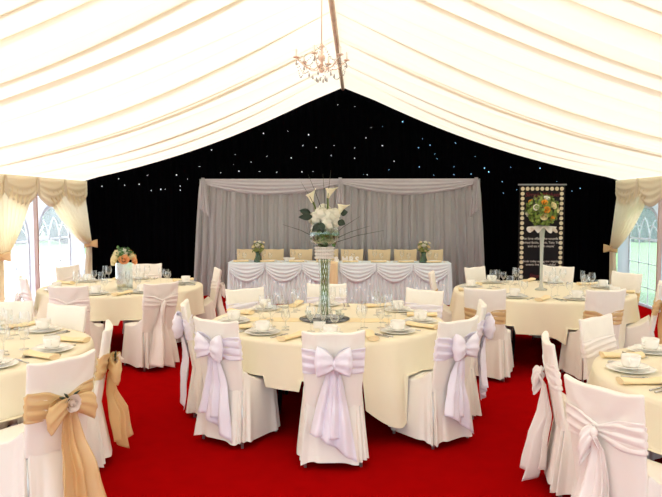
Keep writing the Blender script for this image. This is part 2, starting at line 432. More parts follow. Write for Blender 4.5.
def make_chair(style, cover=M_COVER):
    t = thing('banquet_chair', cat='chair')
    folds = {'bow': 1, 'gold': .6, 'knot': 1.6, 'hood': .4, 'band': .4}[style]
    r = random.Random(style)
    ph = [r.uniform(0, 6) for _ in range(6)]
    # backrest cover
    def bf(u, v):
        a = 2*PI*u
        if v <= .86:
            z = lerp(.42, HB-.012, v/.86); off = 0; sh = 1
        else:
            q = (v-.86)/.14; z = HB-.012+.012*math.sin(q*PI/2); sh = math.cos(q*PI/2)*.999+.001
            off = 0
        x, y = back_pt(a, min(z, HB), off)
        cy = back_center_y(min(z, HB))-.022*(1-min(1, (x/.21)**2))
        if sh < 1: x *= lerp(.93, 1, sh); y = cy+(y-cy)*sh
        z += .014*(x/.21)**2*max(0, (z-.8)/.14)+.004*math.sin(x*25+ph[0])*max(0, (z-.8)/.14)
        # pulled folds radiating from knot
        dx, dz = x, z-.71; d = math.hypot(dx, dz)+.02
        if dz > -.02:
            an = math.atan2(dz, dx)
            am = .0045*folds*math.exp(-((d-.14)/.12)**2)
            y += (-1 if math.sin(a) < 0 else .6)*am*math.sin(an*11+ph[1])*min(1, sh+.2)
        y += .002*math.sin(x*60+ph[2])*(1 if z < .7 else .4)
        return (x, y, z)
    MB().grid(bf, 72, 34, cu=True).build('backrest_cover', cover, t)
    # seat and skirt cover
    per = []
    def base(a, q):
        hw = lerp(.205, .235, q); yf = lerp(.215, .235, q); yb = lerp(-.245, -.295, q)
        c, s = math.cos(a), math.sin(a)
        x = hw*sgp(c, .38); y = sgp(s, .38); y = (yf+yb)/2+y*(yf-yb)/2
        return x, y
    def rise(y): return .10*max(0, min(1, (.02-y)/.22))**2 if y > -.2 else .10*max(0, 1-(-.2-y)/.05)
    corner = [math.radians(d) for d in (225, 315)]
    def sf(u, v):
        a = 2*PI*u
        if v < .25:
            k = v/.25; k = k**.7
            x, y = base(a, 0); cy = -.015
            return (x*k, cy+(y-cy)*k, .462+.022*(1-k**3)+rise(cy+(y-cy)*k))
        if v < .32:
            k = (v-.25)/.07; x, y = base(a, 0); return (x*(1+.01*k), y+(.004 if y > 0 else -.004)*k, .462-.02*k+rise(y))
        q = (v-.32)/.68
        x, y = base(a, q)
        n = Vector((x, y*.9)).normalized()
        rip = (.012*math.sin(a*7+ph[3])+.010*math.sin(a*13+ph[4])+.005*math.sin(a*23+ph[5]))*q**.8
        for cc in corner:
            dd = a-cc
            rip += (-.03*math.exp(-(dd/.05)**2)+.018*math.exp(-((abs(dd)-.13)/.06)**2))*min(1, q*1.6+.12)
        for cc in (math.radians(45), math.radians(135)):
            rip += -.018*math.exp(-((a-cc)/.06)**2)*q
        return (x+n.x*rip, y+n.y*rip, lerp(.442, .045, q)+.01*math.sin(a*5+ph[2])*q+rise(y)*(1-q)**3)
    MB().grid(sf, 150, 36, cu=True).build('seat_cover', cover, t)
    for x, y in ((-.19, .18), (.19, .18), (-.19, -.235), (.19, -.235)):
        MB().tube([(x*.9, y*.9, .43), (x*1.0, y*1.0, 0)], [.013, .011], 8).build('leg', M_LEG, t)
    m = {'bow': M_SATIN, 'gold': M_ORG, 'knot': M_BLUSH, 'hood': M_ORG, 'band': M_ORG}[style]
    hh = {'bow': .088, 'gold': .085, 'knot': .075, 'hood': .09, 'band': .075}[style]; zc = .735 if style != 'gold' else .69
    if style in ('hood', 'band'): zc = .655
    def sashf(u, v):
        a = 2*PI*u
        x, y0 = back_pt(a, zc)
        rear = math.sin(a) < 0
        pinch = (1-.62*math.exp(-(x/.07)**2)) if rear else .85
        q = v*2-1
        z = zc+q*hh*pinch+(.012*abs(x)/.2 if rear else 0)
        x, y = back_pt(a, z, .003)
        amp = .006*math.sin(q*9+ph[0]+x*14)+.003*math.sin(q*19+x*20)
        sgn = -1 if rear else 1
        return (x*1.006, y+sgn*(amp*.8+.002), z)
    sash = MB().grid(sashf, 80, 18, cu=True).build('sash', m, t, solid=.003)
    ky = back_center_y(zc)-.045-.022
    def loop(sx, L, W, puff, rise, droop):
        def f(u, v):
            th = 2*PI*u
            g = (1-math.cos(th))/2
            w = .016+(W/2)*math.sin(PI*u)**.9 if 0 < u < 1 else .016
            q = v*2-1
            z = zc+rise*g-droop*g*g+q*w
            return (sx*L*g*(1-.12*q*q), ky-.012-puff*math.sin(th)*(1-.45*q*q)-.03*g+.006*math.sin(q*8+u*9+ph[1]), z)
        return MB().grid(f, 26, 10).build('bow_loop', m, sash, solid=.003)
    def tail(x0, x1, z1, w1, cut, yo=0, nf=2, train=0, amp_t=.05):
        def f(u, v):
            q = v; w = lerp(.028, w1, q**.75)
            s_ = u-.5
            x = lerp(x0, x1, q)+s_*w
            zend = z1+cut*s_
            z = lerp(zc-.01, zend, q)
            fo = .5+.5*math.sin(s_*nf*2*PI+ph[2]+q)
            by_ = back_center_y(z)-.052 if z > .46 else lerp(-.272, -.312, (.46-z)/.46)
            if q < .12: by_ = lerp(ky-.02, by_, q/.12)
            y = by_-.008-yo*.8-(amp_t+train)*fo*min(1, q*1.5+.08)-train*.5*q**2+.004*math.sin(q*13+s_*7)
            return (x, y, z)
        return MB().grid(f, 22, 26).build('sash_tail', m, sash, solid=.003)
    def knot(r1=.03):
        MB().grid(lambda u, v: (r1*.95*math.sin(PI*v)*math.cos(2*PI*u)*(1+.12*math.sin(6*PI*u)), ky-.02+r1*.8*math.sin(PI*v)*math.sin(2*PI*u), zc-r1*1.15*math.cos(PI*v)), 18, 10, cu=True).build('knot', m, sash)
    if style == 'bow':
        loop(-1, .125, .17, .05, .06, .035); loop(1, .12, .165, .05, .055, .035); knot(.026)
        tail(-.01, -.05, .24, .22, -.04, .014); tail(.01, .03, .15, .26, -.18)
    elif style == 'gold':
        loop(-1, .15, .12, .04, .0, .06); loop(1, .16, .12, .04, .01, .05); knot(.03)
        tail(-.01, .0, .12, .15, -.05, .012, 1, .03); tail(.02, .07, .10, .18, .06, 0, 1, .07)
        ro = rose_mb(.045); ro.xf(Matrix.Translation((0, ky-.045, zc+.01)) @ Matrix.Rotation(PI/2, 4, 'X'))
        rr = ro.build('rose_brooch', M_ROSE, t)
        g = MB()
        for k, (dx, dz) in enumerate(((-.07, .055), (-.04, .07), (.06, .065), (-.085, .03))):
            g.tube([(0, ky-.03, zc+.02), (dx*.6, ky-.03, zc+dz*.8), (dx, ky-.035, zc+dz)], [.003, .008, .002], 5)
        g.build('sprig', M_DGREEN, rr)
    elif style == 'knot':
        knot(.022); loop(-1, .055, .13, .03, -.07, .02)
        tail(-.01, -.07, .06, .26, -.05, .0, 1.5, .06); tail(.01, -.02, .10, .2, .05, .0, 1.5, .0)
    elif style == 'hood':
        knot(.03); tail(0, 0, .15, .15, .05, 0, 1)
    else: knot(.02)
    return t

def rose_mb(r, rings=4):
    m = MB()
    rr = random.Random(3)
    m.ball((0, 0, r*.3), r*.24, 8, 6)
    for k in range(rings):
        f = (k+1)/rings; n = 3+k
        for i in range(n):
            a0 = 2*PI*i/n+k*.7
            def fn(u, v, a0=a0, f=f, n=n):
                a = a0+(u-.5)*2*PI/n*1.35
                bulge = math.sin(PI*u)
                rad = r*f*(.55+.45*v**.7)*(.9+.14*bulge)+(.1*r*v*v if f > .7 else -.06*r*v*v)
                z = r*(1.15-.75*f)*(v)*(.75+.3*bulge)-.05*r+(1-v)*(-.15*r)
                return (rad*math.cos(a), rad*math.sin(a), z)
            m.grid(fn, 6, 4)
    return m

TAB = {'A': ((-.27, 5.80), 1.02, 'centre table'), 'B': ((-2.95, 8.12), .98, 'far left table'), 'C': ((2.2, 7.95), 1.03, 'far right table'),
       'D': ((-2.93, 4.47), 1.0, 'near left table'), 'E': ((2.46, 3.92), 1.0, 'near right table')}
protos = {'band': make_chair('band'), 'bow': make_chair('bow'), 'gold': make_chair('gold'), 'knot': make_chair('knot', M_COVERP)}
# table, style, back-top position, place description, chair label, extra turn
CH = [
 ('A','bow',(-.16,4.32),'front','white covered chair with big lilac white bow, front and centre',0),
 ('A','bow',(-1.04,4.74),'front left','white covered chair with lilac white bow at the front left of the centre table',.12),
 ('A','bow',(-1.47,5.55),'left','white covered chair seen side on, its bow facing left, at the centre table',0),
 ('A','bow',(-1.13,6.52),'rear left','white covered chair facing us across the centre table, left of the vase',-.25),
 ('A','bow',(-.33,6.95),'rear','white covered chair directly behind the tall lily vase at the centre table',0),
 ('A','bow',(.66,6.50),'rear right','white covered chair facing us across the centre table, right of the vase',.3),
 ('A','bow',(.74,4.82),'front right','white covered chair with lilac white bow at the front right of the centre table',-.1),
 ('A','bow',(1.05,5.62),'right','white covered chair with bow, partly hidden at the right side of the centre table',0),
 ('B','knot',(-3.0,6.68),'front left','blush chair with knotted sash at the front left of the far left table',.05),
 ('B','knot',(-2.11,6.98),'front right','blush white chair with knotted sash at the front right of the far left table',.2),
 ('B','knot',(-1.84,8.55),'right','covered chair turned side on at the right of the far left table, before the voile',0),
 ('B','knot',(-3.87,7.45),'left','pale covered chair leaning silhouetted against the left window',0),
 ('B','knot',(-3.98,8.85),'rear left','covered chair facing us behind the far left table, beside the window curtain',.25),
 ('B','knot',(-3.0,9.25),'rear right','covered chair facing us behind the box of peach roses at the far left table',0),
 ('C','band',(1.57,8.92),'rear left','covered chair facing us behind the far right table, next to the voile backdrop',.15),
 ('C','band',(2.73,9.08),'rear right','covered chair facing us behind the far right table, in front of the banner foot',-.1),
 ('C','band',(1.27,6.63),'front left','gold banded chair at the front left of the far right table',.25),
 ('C','band',(2.45,6.58),'front right','gold banded chair at the front right of the far right table',0),
 ('C','band',(3.32,8.25),'outer right','covered chair facing us in front of the tied curtain on the right',.3),
 ('C','gold',(3.25,7.2),'right','side on chair with gold sash in front of the arched window on the right',.2),
 ('C','band',(.92,8.2),'left','covered chair seen side on between the top table and the far right table',0),
 ('D','band',(-2.42,5.36),'rear right','cream covered chair facing us behind the near left table',.15),
 ('D','band',(-3.03,5.57),'rear','cream covered chair cut by the left edge of the photo behind the near left table',0),
 ('D','gold',(-1.74,4.46),'right','covered chair seen edge on with a long gold sash tail beside the red aisle',.33),
 ('D','gold',(-1.62,3.52),'front right','nearest covered chair on the left with gold sash and cream rose brooch',.1),
 ('E','knot',(1.77,4.95),'rear left','cream covered chair facing us behind the near right table',.1),
 ('E','knot',(1.2,4.15),'left','white covered chair seen edge on with a long white tail beside the red aisle',0),
 ('E','knot',(1.13,3.06),'front left','nearest covered chair on the right with knotted blush sash',0),
]
SEATS = []
FOOT = {}
for tk, style, (bx, by), seat, label, turn in CH:
    (tx, ty), R, tn = TAB[tk]
    dx, dy = tx-bx, ty-by; d = math.hypot(dx, dy); dx /= d; dy /= d
    rz = rz_to(dx, dy)+turn
    fx, fy = -math.sin(rz), math.cos(rz)
    place(protos[style], (bx+fx*.30, by+fy*.30, 0), rz, label, 'covered chairs round the '+tn)
    SEATS.append((tk, seat, math.atan2(-dy, -dx)))
    FOOT.setdefault(tk, []).append((bx+fx*.30, by+fy*.30, rz))

# ------------------------------------------------------------------ round tables
TZ = .765
def round_table(key, nleg, cloth_rot, mid, corner, label, clabel):
    (cx, cy), R, tn = TAB[key]
    t = thing('round_table', (cx, cy, 0), 0, label, 'table', 'round dining tables')
    MB().lathe([(0, .73), (R-.03, .73), (R-.02, .735), (R-.02, .752), (R-.03, .757), (0, .757)], n=64).build('tabletop', M_WOOD, t)
    for s in (-1, 1):
        for q in (-1, 1):
            MB().tube([(s*.36, q*.26, .73), (s*.40, q*.30, 0)], .016, 8).build('leg', M_DARKLEG, t)
        MB().tube([(s*.39, -.29, .18), (s*.39, .29, .18)], .012, 8).build('leg_brace', M_DARKLEG, t)
    FOOT.setdefault(key, []); rr = random.Random(key); p1, p2, p3 = [rr.uniform(0, 6) for _ in range(3)]
    def fn(u, v):
        a = 2*PI*u
        if v < .3:
            k = v/.3; return (k*(R-.01)*math.cos(a), k*(R-.01)*math.sin(a), TZ)
        q = (v-.3)/.7
        dr = mid+(corner-mid)*abs(math.sin(2*(a-cloth_rot)))**6
        cor = abs(math.sin(2*(a-cloth_rot)))**5
        s = q*dr
        if s < .03: rad = R-.01+.02*math.sin(s/.03*PI/2); z = TZ-.02*(1-math.cos(s/.03*PI/2))
        else: rad = R+.01; z = TZ-.02-(s-.03)
        h = max(0, s-.03)
        am = .05*min(1, h/.35)
        fo = .5+.5*math.sin(a*11+p1+1.2*math.sin(a*3+p2))
        rad += 1.25*am*fo**1.6+.02*h*(1-cor)+.12*am*math.sin(a*31+p3)
        rad += .12*h*cor*abs(math.sin((a-cloth_rot)*2))
        X_, Y_ = cx+rad*math.cos(a), cy+rad*math.sin(a)
        for qx, qy, qr in FOOT[key]:
            lx = (X_-qx)*math.cos(qr)+(Y_-qy)*math.sin(qr); ly = -(X_-qx)*math.sin(qr)+(Y_-qy)*math.cos(qr)
            if abs(lx) < .235 and abs(ly) < .26 and z < .50: z = .50-.004*min(1, (.50-z)/.3)
        return (rad*math.cos(a), rad*math.sin(a), z)
    o = MB().grid(fn, 300, 34, cu=True).build('tablecloth', M_CLOTH, None, loc=(cx, cy, 0))
    tag(o, clabel, 'tablecloth', 'cream cloths on the round tables')
round_table('A', 4, math.radians(-14), .36, .64, 'centre round table under cream cloth with the tall white lily vase', 'cream cloth draped over the centre table with corner points hanging low')
round_table('B', 4, math.radians(5), .33, .55, 'far left round table under cream cloth with a box of peach roses', 'cream cloth on the far left table in front of the windows')
round_table('C', 4, math.radians(-27), .36, .85, 'far right round table under cream cloth with the slim flower ball vase', 'cream cloth on the far right table, one long corner hanging down')
round_table('D', 4, math.radians(10), .42, .6, 'near left round table under cream cloth cut by the photo edge', 'cream cloth on the near left table at the edge of the photo')
round_table('E', 4, math.radians(0), .5, .7, 'near right round table under cream cloth cut by the photo edge', 'cream cloth on the near right table at the edge of the photo')

# ------------------------------------------------------------------ place settings
def proto_obj(name, mb, m, cat, **k): return tag(mb.build(name, m, **k), 'x', cat)
P_PLATE = proto_obj('dinner_plate', MB().lathe([(0, .006), (.085, .006), (.10, .010), (.14, .020), (.143, .0185), (.10, .004), (.088, 0), (0, 0)], n=36), M_CHINA, 'plate')
P_SIDE = proto_obj('side_plate', MB().lathe([(0, .006), (.06, .006), (.07, .009), (.104, .018), (.106, .0165), (.07, .003), (.06, 0), (0, 0)], n=32), M_CHINA, 'plate')
cupm = MB().lathe([(0, 0), (.042, 0), (.047, .005), (.053, .018), (.056, .04), (.058, .07), (.055, .07), (.053, .04), (.049, .02), (0, .012)], n=28)
cupt = tag(cupm.build('soup_cup', M_CHINA), 'x', 'cup')
for s in (-1, 1):
    MB().tube([(s*.053, 0, .055), (s*.072, 0, .052), (s*.076, 0, .038), (s*.066, 0, .026), (s*.053, 0, .026)], .0045, 6).build('handle', M_CHINA, cupt)
def napkin_fn(u, v):
    a = 2*PI*u; w = .034*(1+.35*abs(v-.5)*2); h = .019*(1-.25*(1-abs(v-.5)*2))
    k = 1+.05*math.sin(a*3+v*4)
    return ((v-.5)*.27, w*math.cos(a)*k, h*k*math.sin(a)+h+.001)
nap = MB().grid(napkin_fn, 20, 14, cu=True)
nap.grid(lambda u, v: (-.135+.002*u, (.034*1.35)*math.cos(2*PI*u)*v*.98, .019*math.sin(2*PI*u)*v*.98+.019), 20, 2, cu=True)
nap.grid(lambda u, v: (.135, (.034*1.35)*math.cos(2*PI*u)*v*.98, .019*math.sin(2*PI*u)*v*.98+.019), 20, 2, cu=True)
P_NAP = proto_obj('rolled_napkin', nap, M_NAPKIN, 'napkin')
def fork_mb():
    m = MB().tube([(0, -.10, .004), (0, -.02, .003), (0, .03, .005)], [.006, .0035, .004], 6)
    m.box((-.011, .03, .003), (.011, .05, .006))
    for x in (-.0095, -.0035, .0025, .0085): m.box((x-.0002, .05, .004), (x+.0022, .09, .006))
    return m
P_FORK = proto_obj('fork', fork_mb(), M_SILVER, 'cutlery')
P_KNIFE = proto_obj('knife', MB().tube([(0, -.11, .004), (0, -.01, .004)], [.007, .005], 6).grid(lambda u, v: (-.007+.017*v*math.sin(PI*min(1, .25+u*.75))**.4, -.01+u*.12, .002+.003*(1-abs(2*v-1))), 8, 4), M_SILVER, 'cutlery', solid=.001)
P_SPOON = proto_obj('spoon', MB().tube([(0, -.10, .004), (0, .04, .005)], [.006, .0035], 6).grid(lambda u, v: (.019*v*math.cos(2*PI*u), .065+.03*v*math.sin(2*PI*u), .003+.006*v*v), 16, 4, cu=True), M_SILVER, 'cutlery')
def glass_mb(R, H, stem, foot=.034, top=.8):
    z0 = stem; pr = [(0, .003), (foot, .002), (foot, .0), (foot, .003), (.006, .008), (.0045, .02), (.004, z0-.01), (.009, z0)]
    for k in range(1, 8):
        q = k/7; pr.append((R*(math.sin(min(1, q*1.9)*PI/2)**.7)*(lerp(1, top, max(0, q-.5)*2)), z0+(H-z0)*q))
    return MB().lathe(pr, n=20)
P_WINE = proto_obj('wine_glass', glass_mb(.042, .21, .095), M_GLASS, 'glass')
P_FLUTE = proto_obj('champagne_flute', glass_mb(.027, .225, .085, .03, .85), M_GLASS, 'glass')
P_WATER = proto_obj('water_goblet', glass_mb(.037, .165, .07, .032, .9), M_GLASS, 'glass')
jr = random.Random(5)
for tk, seat, ang in SEATS:
    (cx, cy), R, tn = TAB[tk]
    ex, ey = math.cos(ang), math.sin(ang); tx, ty = -ey, ex          # outward, tangent
    rz = rz_to(-ex, -ey)
    def at(r, s): return (cx+ex*(R-r)+tx*s, cy+ey*(R-r)+ty*s)
    where = 'at the %s place of the %s' % (seat, tn)
    z = TZ+.001
    px, py = at(.20, 0)
    place(P_PLATE, (px, py, z), rz, 'white dinner plate '+where, 'dinner plates')
    place(P_SIDE, (px, py, z+.0205), rz, 'small stacked white plate '+where, 'stacked small plates')
    place(cupt, (px, py, z+.0275), rz+jr.uniform(-.4, .4), 'white soup cup on stacked plates '+where, 'white soup cups')
    nx, ny = at(.20, .31)
    place(P_NAP, (nx, ny, z+.001), rz+PI/2+jr.uniform(-.35, .2) if tk != 'E' else jr.uniform(-.1, .15), 'rolled cream gold napkin lying '+where, 'rolled napkins')
    fx, fy = at(.21, .175); place(P_FORK, (fx, fy, z), rz, 'steel fork left of the plates '+where, 'forks')
    fx, fy = at(.21, -.175); place(P_KNIFE, (fx, fy, z+.001), rz, 'steel knife right of the plates '+where, 'knives')
    fx, fy = at(.21, -.215); place(P_SPOON, (fx, fy, z), rz, 'steel spoon right of the knife '+where, 'spoons')
    s0 = -.16+jr.uniform(-.02, .02)
    g1 = at(.46, s0); g2 = at(.52, s0+.10); g3 = at(.42, s0+.19)
    place(P_WINE, (*g1, z), 0, 'round bowled wine glass '+where, 'wine glasses')
    place(P_FLUTE, (*g2, z), 0, 'tall slim champagne flute '+where, 'champagne flutes')
    place(P_WATER, (*g3, z), 0, 'short stemmed water goblet '+where, 'water goblets')

# ------------------------------------------------------------------ centrepieces
def leaf_cards(m, c, R, n, size, rr, zmin=-.5):
    for _ in range(n):
        while True:
            d = Vector((rr.gauss(0, 1), rr.gauss(0, 1), rr.gauss(0, 1)))
            d.normalize()
            if d.z > zmin: break
        p = Vector(c)+d*R*rr.uniform(.75, 1.08)
        t = d.orthogonal().normalized(); t.rotate(Matrix.Rotation(rr.uniform(0, 6.28), 3, d)); t = (t+d*rr.uniform(-.1, .8)).normalized()
        b = t.cross(d).normalized(); L = size*rr.uniform(.7, 1.3); w = L*.32
        m.add([p, p+t*L*.5+b*w+d*.004, p+t*L, p+t*L*.5-b*w+d*.004], [(0, 1, 2), (0, 2, 3)])
    return m
def put_rose(parent, c, r, m, direction, name='rose'):
    d = Vector(direction).normalized()
    q = Vector((0, 0, 1)).rotation_difference(d).to_matrix().to_4x4()
    return rose_mb(r).xf(Matrix.Translation(c) @ q).build(name, m, parent)

# mirror plate + tall vase on the centre table
(ax, ay), _, _ = TAB['A']
vx, vy = ax-.025, ay
zb = TZ+.001
runner = MB().grid(lambda u, v: (ax-.72+1.44*u+.0, ay-.03+(v-.5)*.20+.01*math.sin(u*40), TZ+.002+.0015*math.sin(u*60)*math.sin(v*9)), 80, 8).build('table_runner', M_NAPKIN, solid=.001)
tag(runner, 'narrow gold runner lying across the centre table beneath the mirror plate', 'table runner')
o = MB().lathe([(0, 0), (.22, 0), (.225, .004), (.22, .008), (0, .008)], n=48).build('mirror_plate', M_MIRROR, loc=(vx, vy, zb+.005))
tag(o, 'round dark mirror plate under the tall vase on the centre table', 'mirror')
z0 = zb+.014
t = thing('tall_flower_vase', (vx, vy, z0), 0, 'tall glass vase of white hydrangeas and calla lilies on the centre table', 'flower vase')
MB().lathe([(0, .0), (.085, 0), (.088, .01), (.07, .05), (.05, .14), (.043, .28), (.045, .40), (.055, .50), (.062, .55), (.060, .55), (.052, .48), (.041, .40), (.039, .28), (.045, .14), (.06, .05), (.0, .02)], n=32).build('trumpet_vase', M_VGLASS, t)
MB().grid(lambda u, v: ((.082+.006*math.sin(v*PI*7)+.003*math.sin(u*2*PI*24))*math.cos(2*PI*u), (.082+.006*math.sin(v*PI*7)+.003*math.sin(u*2*PI*24))*math.sin(2*PI*u), .53+.105*v), 96, 28, cu=True).lathe([(0, .533), (.075, .533)], n=24).build('crystal_collar', M_CRYSTAL, t)
MB().lathe([(0, .637), (.06, .64), (.11, .67), (.132, .72), (.135, .76), (.12, .82), (.10, .85), (.097, .85), (.117, .82), (.132, .76), (.128, .72), (.107, .675), (.058, .646), (0, .643)], n=32).build('fishbowl', M_VGLASS, t)
st = MB()
for k in range(8):
    a = k*2*PI/8
    st.tube([(.03*math.cos(a+q*5), .03*math.sin(a+q*5), .03+q*.6) for q in [i/12 for i in range(13)]], .0045, 6)
for k in range(26):
    a = rnd.uniform(0, 6.28); b = a+rnd.uniform(1, 2.4)
    st.tube([(.10*math.cos(a), .10*math.sin(a), .70+rnd.uniform(-.02, .04)), (.05*math.cos((a+b)/2), .05*math.sin((a+b)/2), .665), (.09*math.cos(b), .09*math.sin(b), .76+rnd.uniform(-.02, .05))], .006, 6)
st.build('stems', M_STEM, t)
lf = MB(); leaf_cards(lf, (0, 0, .75), .10, 170, .06, random.Random(2), -1); lf.build('inner_leaves', M_GREEN, t)
hyd = [(-.085, -.03, .885, .062), (.03, -.05, .90, .075), (-.01, .03, .945, .07), (.085, .0, .86, .065), (.03, -.075, .835, .055), (.10, -.01, .925, .05), (-.03, -.06, .93, .055)]
hr = random.Random(9)
for hx, hy, hz, R in [(a_*.9, b_, c_-.005, d_*.92) for a_, b_, c_, d_ in hyd]:
    m = MB(); m.ball((hx, hy, hz), R*.78, 14, 10)
    for k in range(60):
        d = Vector((hr.gauss(0, 1), hr.gauss(0, 1), hr.gauss(0, 1))).normalized()
        p = Vector((hx, hy, hz))+d*R*hr.uniform(.8, 1.08)
        a = d.orthogonal().normalized(); b = d.cross(a); s = .023
        rot = hr.uniform(0, 1.5)
        for j in range(4):
            q = rot+j*PI/2; e = a*math.cos(q)+b*math.sin(q); g = d.cross(e)
            m.add([p, p+e*s*.6+g*s*.45+d*.004, p+e*s*1.15+d*.002, p+e*s*.6-g*s*.45+d*.004], [(0, 1, 2, 3)])
    m.build('hydrangea_head', M_WHITEFL, t)
def calla(parent, base, tip, L=.095, R=.044):
    base = Vector(base); tip = Vector(tip); d = (tip-base).normalized()
    cam = Vector((0, -1, 0)); s = d.cross(cam).normalized(); f = s.cross(d)
    def fn(u, v):
        a = 2*PI*u
        r = R*(.18+.55*v**.8+.30*v**5); lip = .022*v**4*max(0, math.cos(a))**2
        p = base+d*(L*v*(1-.10*v*(1-math.cos(a)))+lip)+(s*math.cos(a)+f*math.sin(a))*r+s*lip*.6
        return tuple(p)
    return MB().grid(fn, 24, 12, cu=True).build('calla_lily', M_CALLA, parent, solid=.002)
for (bx_, bz_), (tx_, tz_), root in (((-.105, 1.02), (-.13, 1.14), (-.06, .95)), ((.03, 1.06), (.065, 1.17), (.03, .93)), ((.125, .92), (.17, 1.02), (.07, .88))):
    cl = calla(t, (bx_, -.02, bz_), (tx_, -.03, tz_))
    MB().tube([(root[0], 0, root[1]-.1), ((root[0]+bx_)/2, -.01, (root[1]+bz_)/2), (bx_, -.02, bz_+.02)], [.008, .008, .009], 8).build('stem', M_STEM, cl)
for (x, y, z, dx, dz, L) in ((-.10, -.05, .90, -1, -.05, .16), (-.03, -.1, .84, -.6, -.6, .13), (-.02, -.11, .85, .15, -1, .12), (.12, -.04, .86, .6, -.25, .10), (-.12, -.02, .93, -1, .25, .13), (.14, 0, .93, .8, .1, .09)):
    d = Vector((dx, -.3, dz)).normalized(); s = d.cross(Vector((0, -1, .25))).normalized(); p0 = Vector((x, y, z))
    MB().grid(lambda u, v: tuple(p0+d*L*.78*u+s*(v-.5)*.062*math.sin(PI*min(1, u**.8*.97+.02))+Vector((0, -.02*math.sin(PI*u)-.02*abs(v-.5), 0))), 10, 6).build('leaf', M_DGREEN, t, solid=.002)
for (x1, z1, x0, z0_) in ((-.14, 1.27, -.02, .95), (-.01, 1.27, .01, .95), (-.36, .83, -.05, .70), (.40, .82, .05, .68), (.52, .78, .06, .66), (-.20, 1.20, -.04, .9), (.06, 1.30, .02, .95), (.31, .90, .04, .70)):
    MB().tube([(x0, -.02, z0_), (lerp(x0, x1, .5), -.05, lerp(z0_, z1, .5)+.015), (x1, -.07, z1)], [.003, .0025, .001], 5).build('grass_blade', M_TWIG, t)
# votive cups on the mirror and small chalk sign
for k, (dx, dy) in enumerate(((-.12, -.14), (.0, -.18), (.15, -.08), (.12, .12), (-.15, .05))):
    o = tag(MB().lathe([(0, 0), (.022, 0), (.03, .055), (.028, .055), (.02, .004), (0, .004)], n=20).build('votive_glass', M_VGLASS, loc=(vx+dx, vy+dy, zb+.0135)),
        'small glass votive holder on the mirror plate, %s' % ['front left of the vase', 'directly in front of the vase', 'at the right edge', 'behind the vase on the right', 'at the left edge'][k], 'candle holder', 'votive glasses on the mirror plate')
o = MB().box((-.05, -.008, 0), (.05, .008, .055)).build('menu_card', M_LETTER, smooth=False, loc=(vx-.02, vy-.42, zb)); tag(o, 'small white folded card standing in front of the mirror plate', 'card')
# far left: mirrored box with roses
(bx, by), _, _ = TAB['B']
t = thing('mirrored_flower_box', (bx+.14, by-.33, zb), .45, 'square mirrored box vase with cream and peach roses on the far left table', 'flower vase')
MB().box((-.088, -.088, 0), (.088, .088, .33)).build('mirrored_box', M_MIRBOX, t, smooth=False)
g = MB(); leaf_cards(g, (0, 0, .385), .11, 150, .05, random.Random(4), -.2); g.build('leaves', M_GREEN, t)
for k, (x, y, z, r, m) in enumerate([(-.10, -.05, .36, .055, M_CREAMFL), (-.01, -.12, .345, .055, M_PEACH), (.08, -.08, .37, .05, M_CREAMFL), (.0, -.05, .42, .06, M_WHITEFL), (.11, 0, .36, .05, M_PEACH), (-.07, .05, .41, .05, M_CREAMFL), (.06, .06, .41, .055, M_ORANGE), (-.12, -.10, .32, .04, M_CREAMFL), (.02, .12, .37, .05, M_CREAMFL), (.11, -.1, .325, .04, M_PEACH)]):
    put_rose(t, (x*.95, y*.95, z+.02), r*1.08, m, (x, y, z-.28))
# far right: slim trumpet vase with flower ball
(cx_, cy_), _, _ = TAB['C']
t = thing('slim_flower_vase', (cx_-.01, cy_, zb), 0, 'slim tall white glass vase topped by a ball of orange and cream roses', 'flower vase')
MB().lathe([(0, 0), (.07, 0), (.073, .01), (.025, .03), (.017, .08), (.017, .30), (.022, .55), (.03, .68), (.045, .76), (.04, .76), (.0, .70)], n=28).build('trumpet_vase', mat('milky_glass', (.6, .62, .57), .15, spec=.8, transl=.3, transp=.35), t)
MB().grid(lambda u, v: ((.03+.13*v+.02*math.sin(u*2*PI*9)*v)*math.cos(2*PI*u), (.03+.13*v+.02*math.sin(u*2*PI*9)*v)*math.sin(2*PI*u), .77-.05*v+.035*math.sin(u*2*PI*7+1)*v), 60, 6, cu=True).build('net_collar', M_NET, t, solid=.003)
m = MB().ball((0, 0, .95), .145, 20, 14); m.build('foam_ball', M_DGREEN, t)
g = MB(); leaf_cards(g, (0, 0, .95), .165, 800, .05, random.Random(6), -.95); g.build('foliage', M_LOOSE, t)
fr = random.Random(12)
fl = [(0, -1, .05, M_ORANGE, .042), (-.15, -1, -.45, M_CREAMFL, .045), (.45, -.8, .3, M_CREAMFL, .045), (-.6, -.75, .2, M_WHITEFL, .04), (.5, -.8, -.5, M_ORANGE, .036), (.1, -.6, .8, M_WHITEFL, .042), (-.1, -.8, .5, M_ORANGE, .038), (-.75, -.5, -.4, M_LOOSE, .03), (.8, -.5, .0, M_CREAMFL, .035), (.6, .3, .5, M_CREAMFL, .04), (-.6, .4, .5, M_ORANGE, .04), (0, .9, .1, M_CREAMFL, .045), (.7, .6, -.3, M_ORANGE, .04), (-.8, .4, -.2, M_WHITEFL, .04)]
for x, y, z, mm_, r in fl:
    d = Vector((x, y, z)).normalized(); put_rose(t, Vector((0, 0, .95))+d*.172, r*.88, mm_, d)

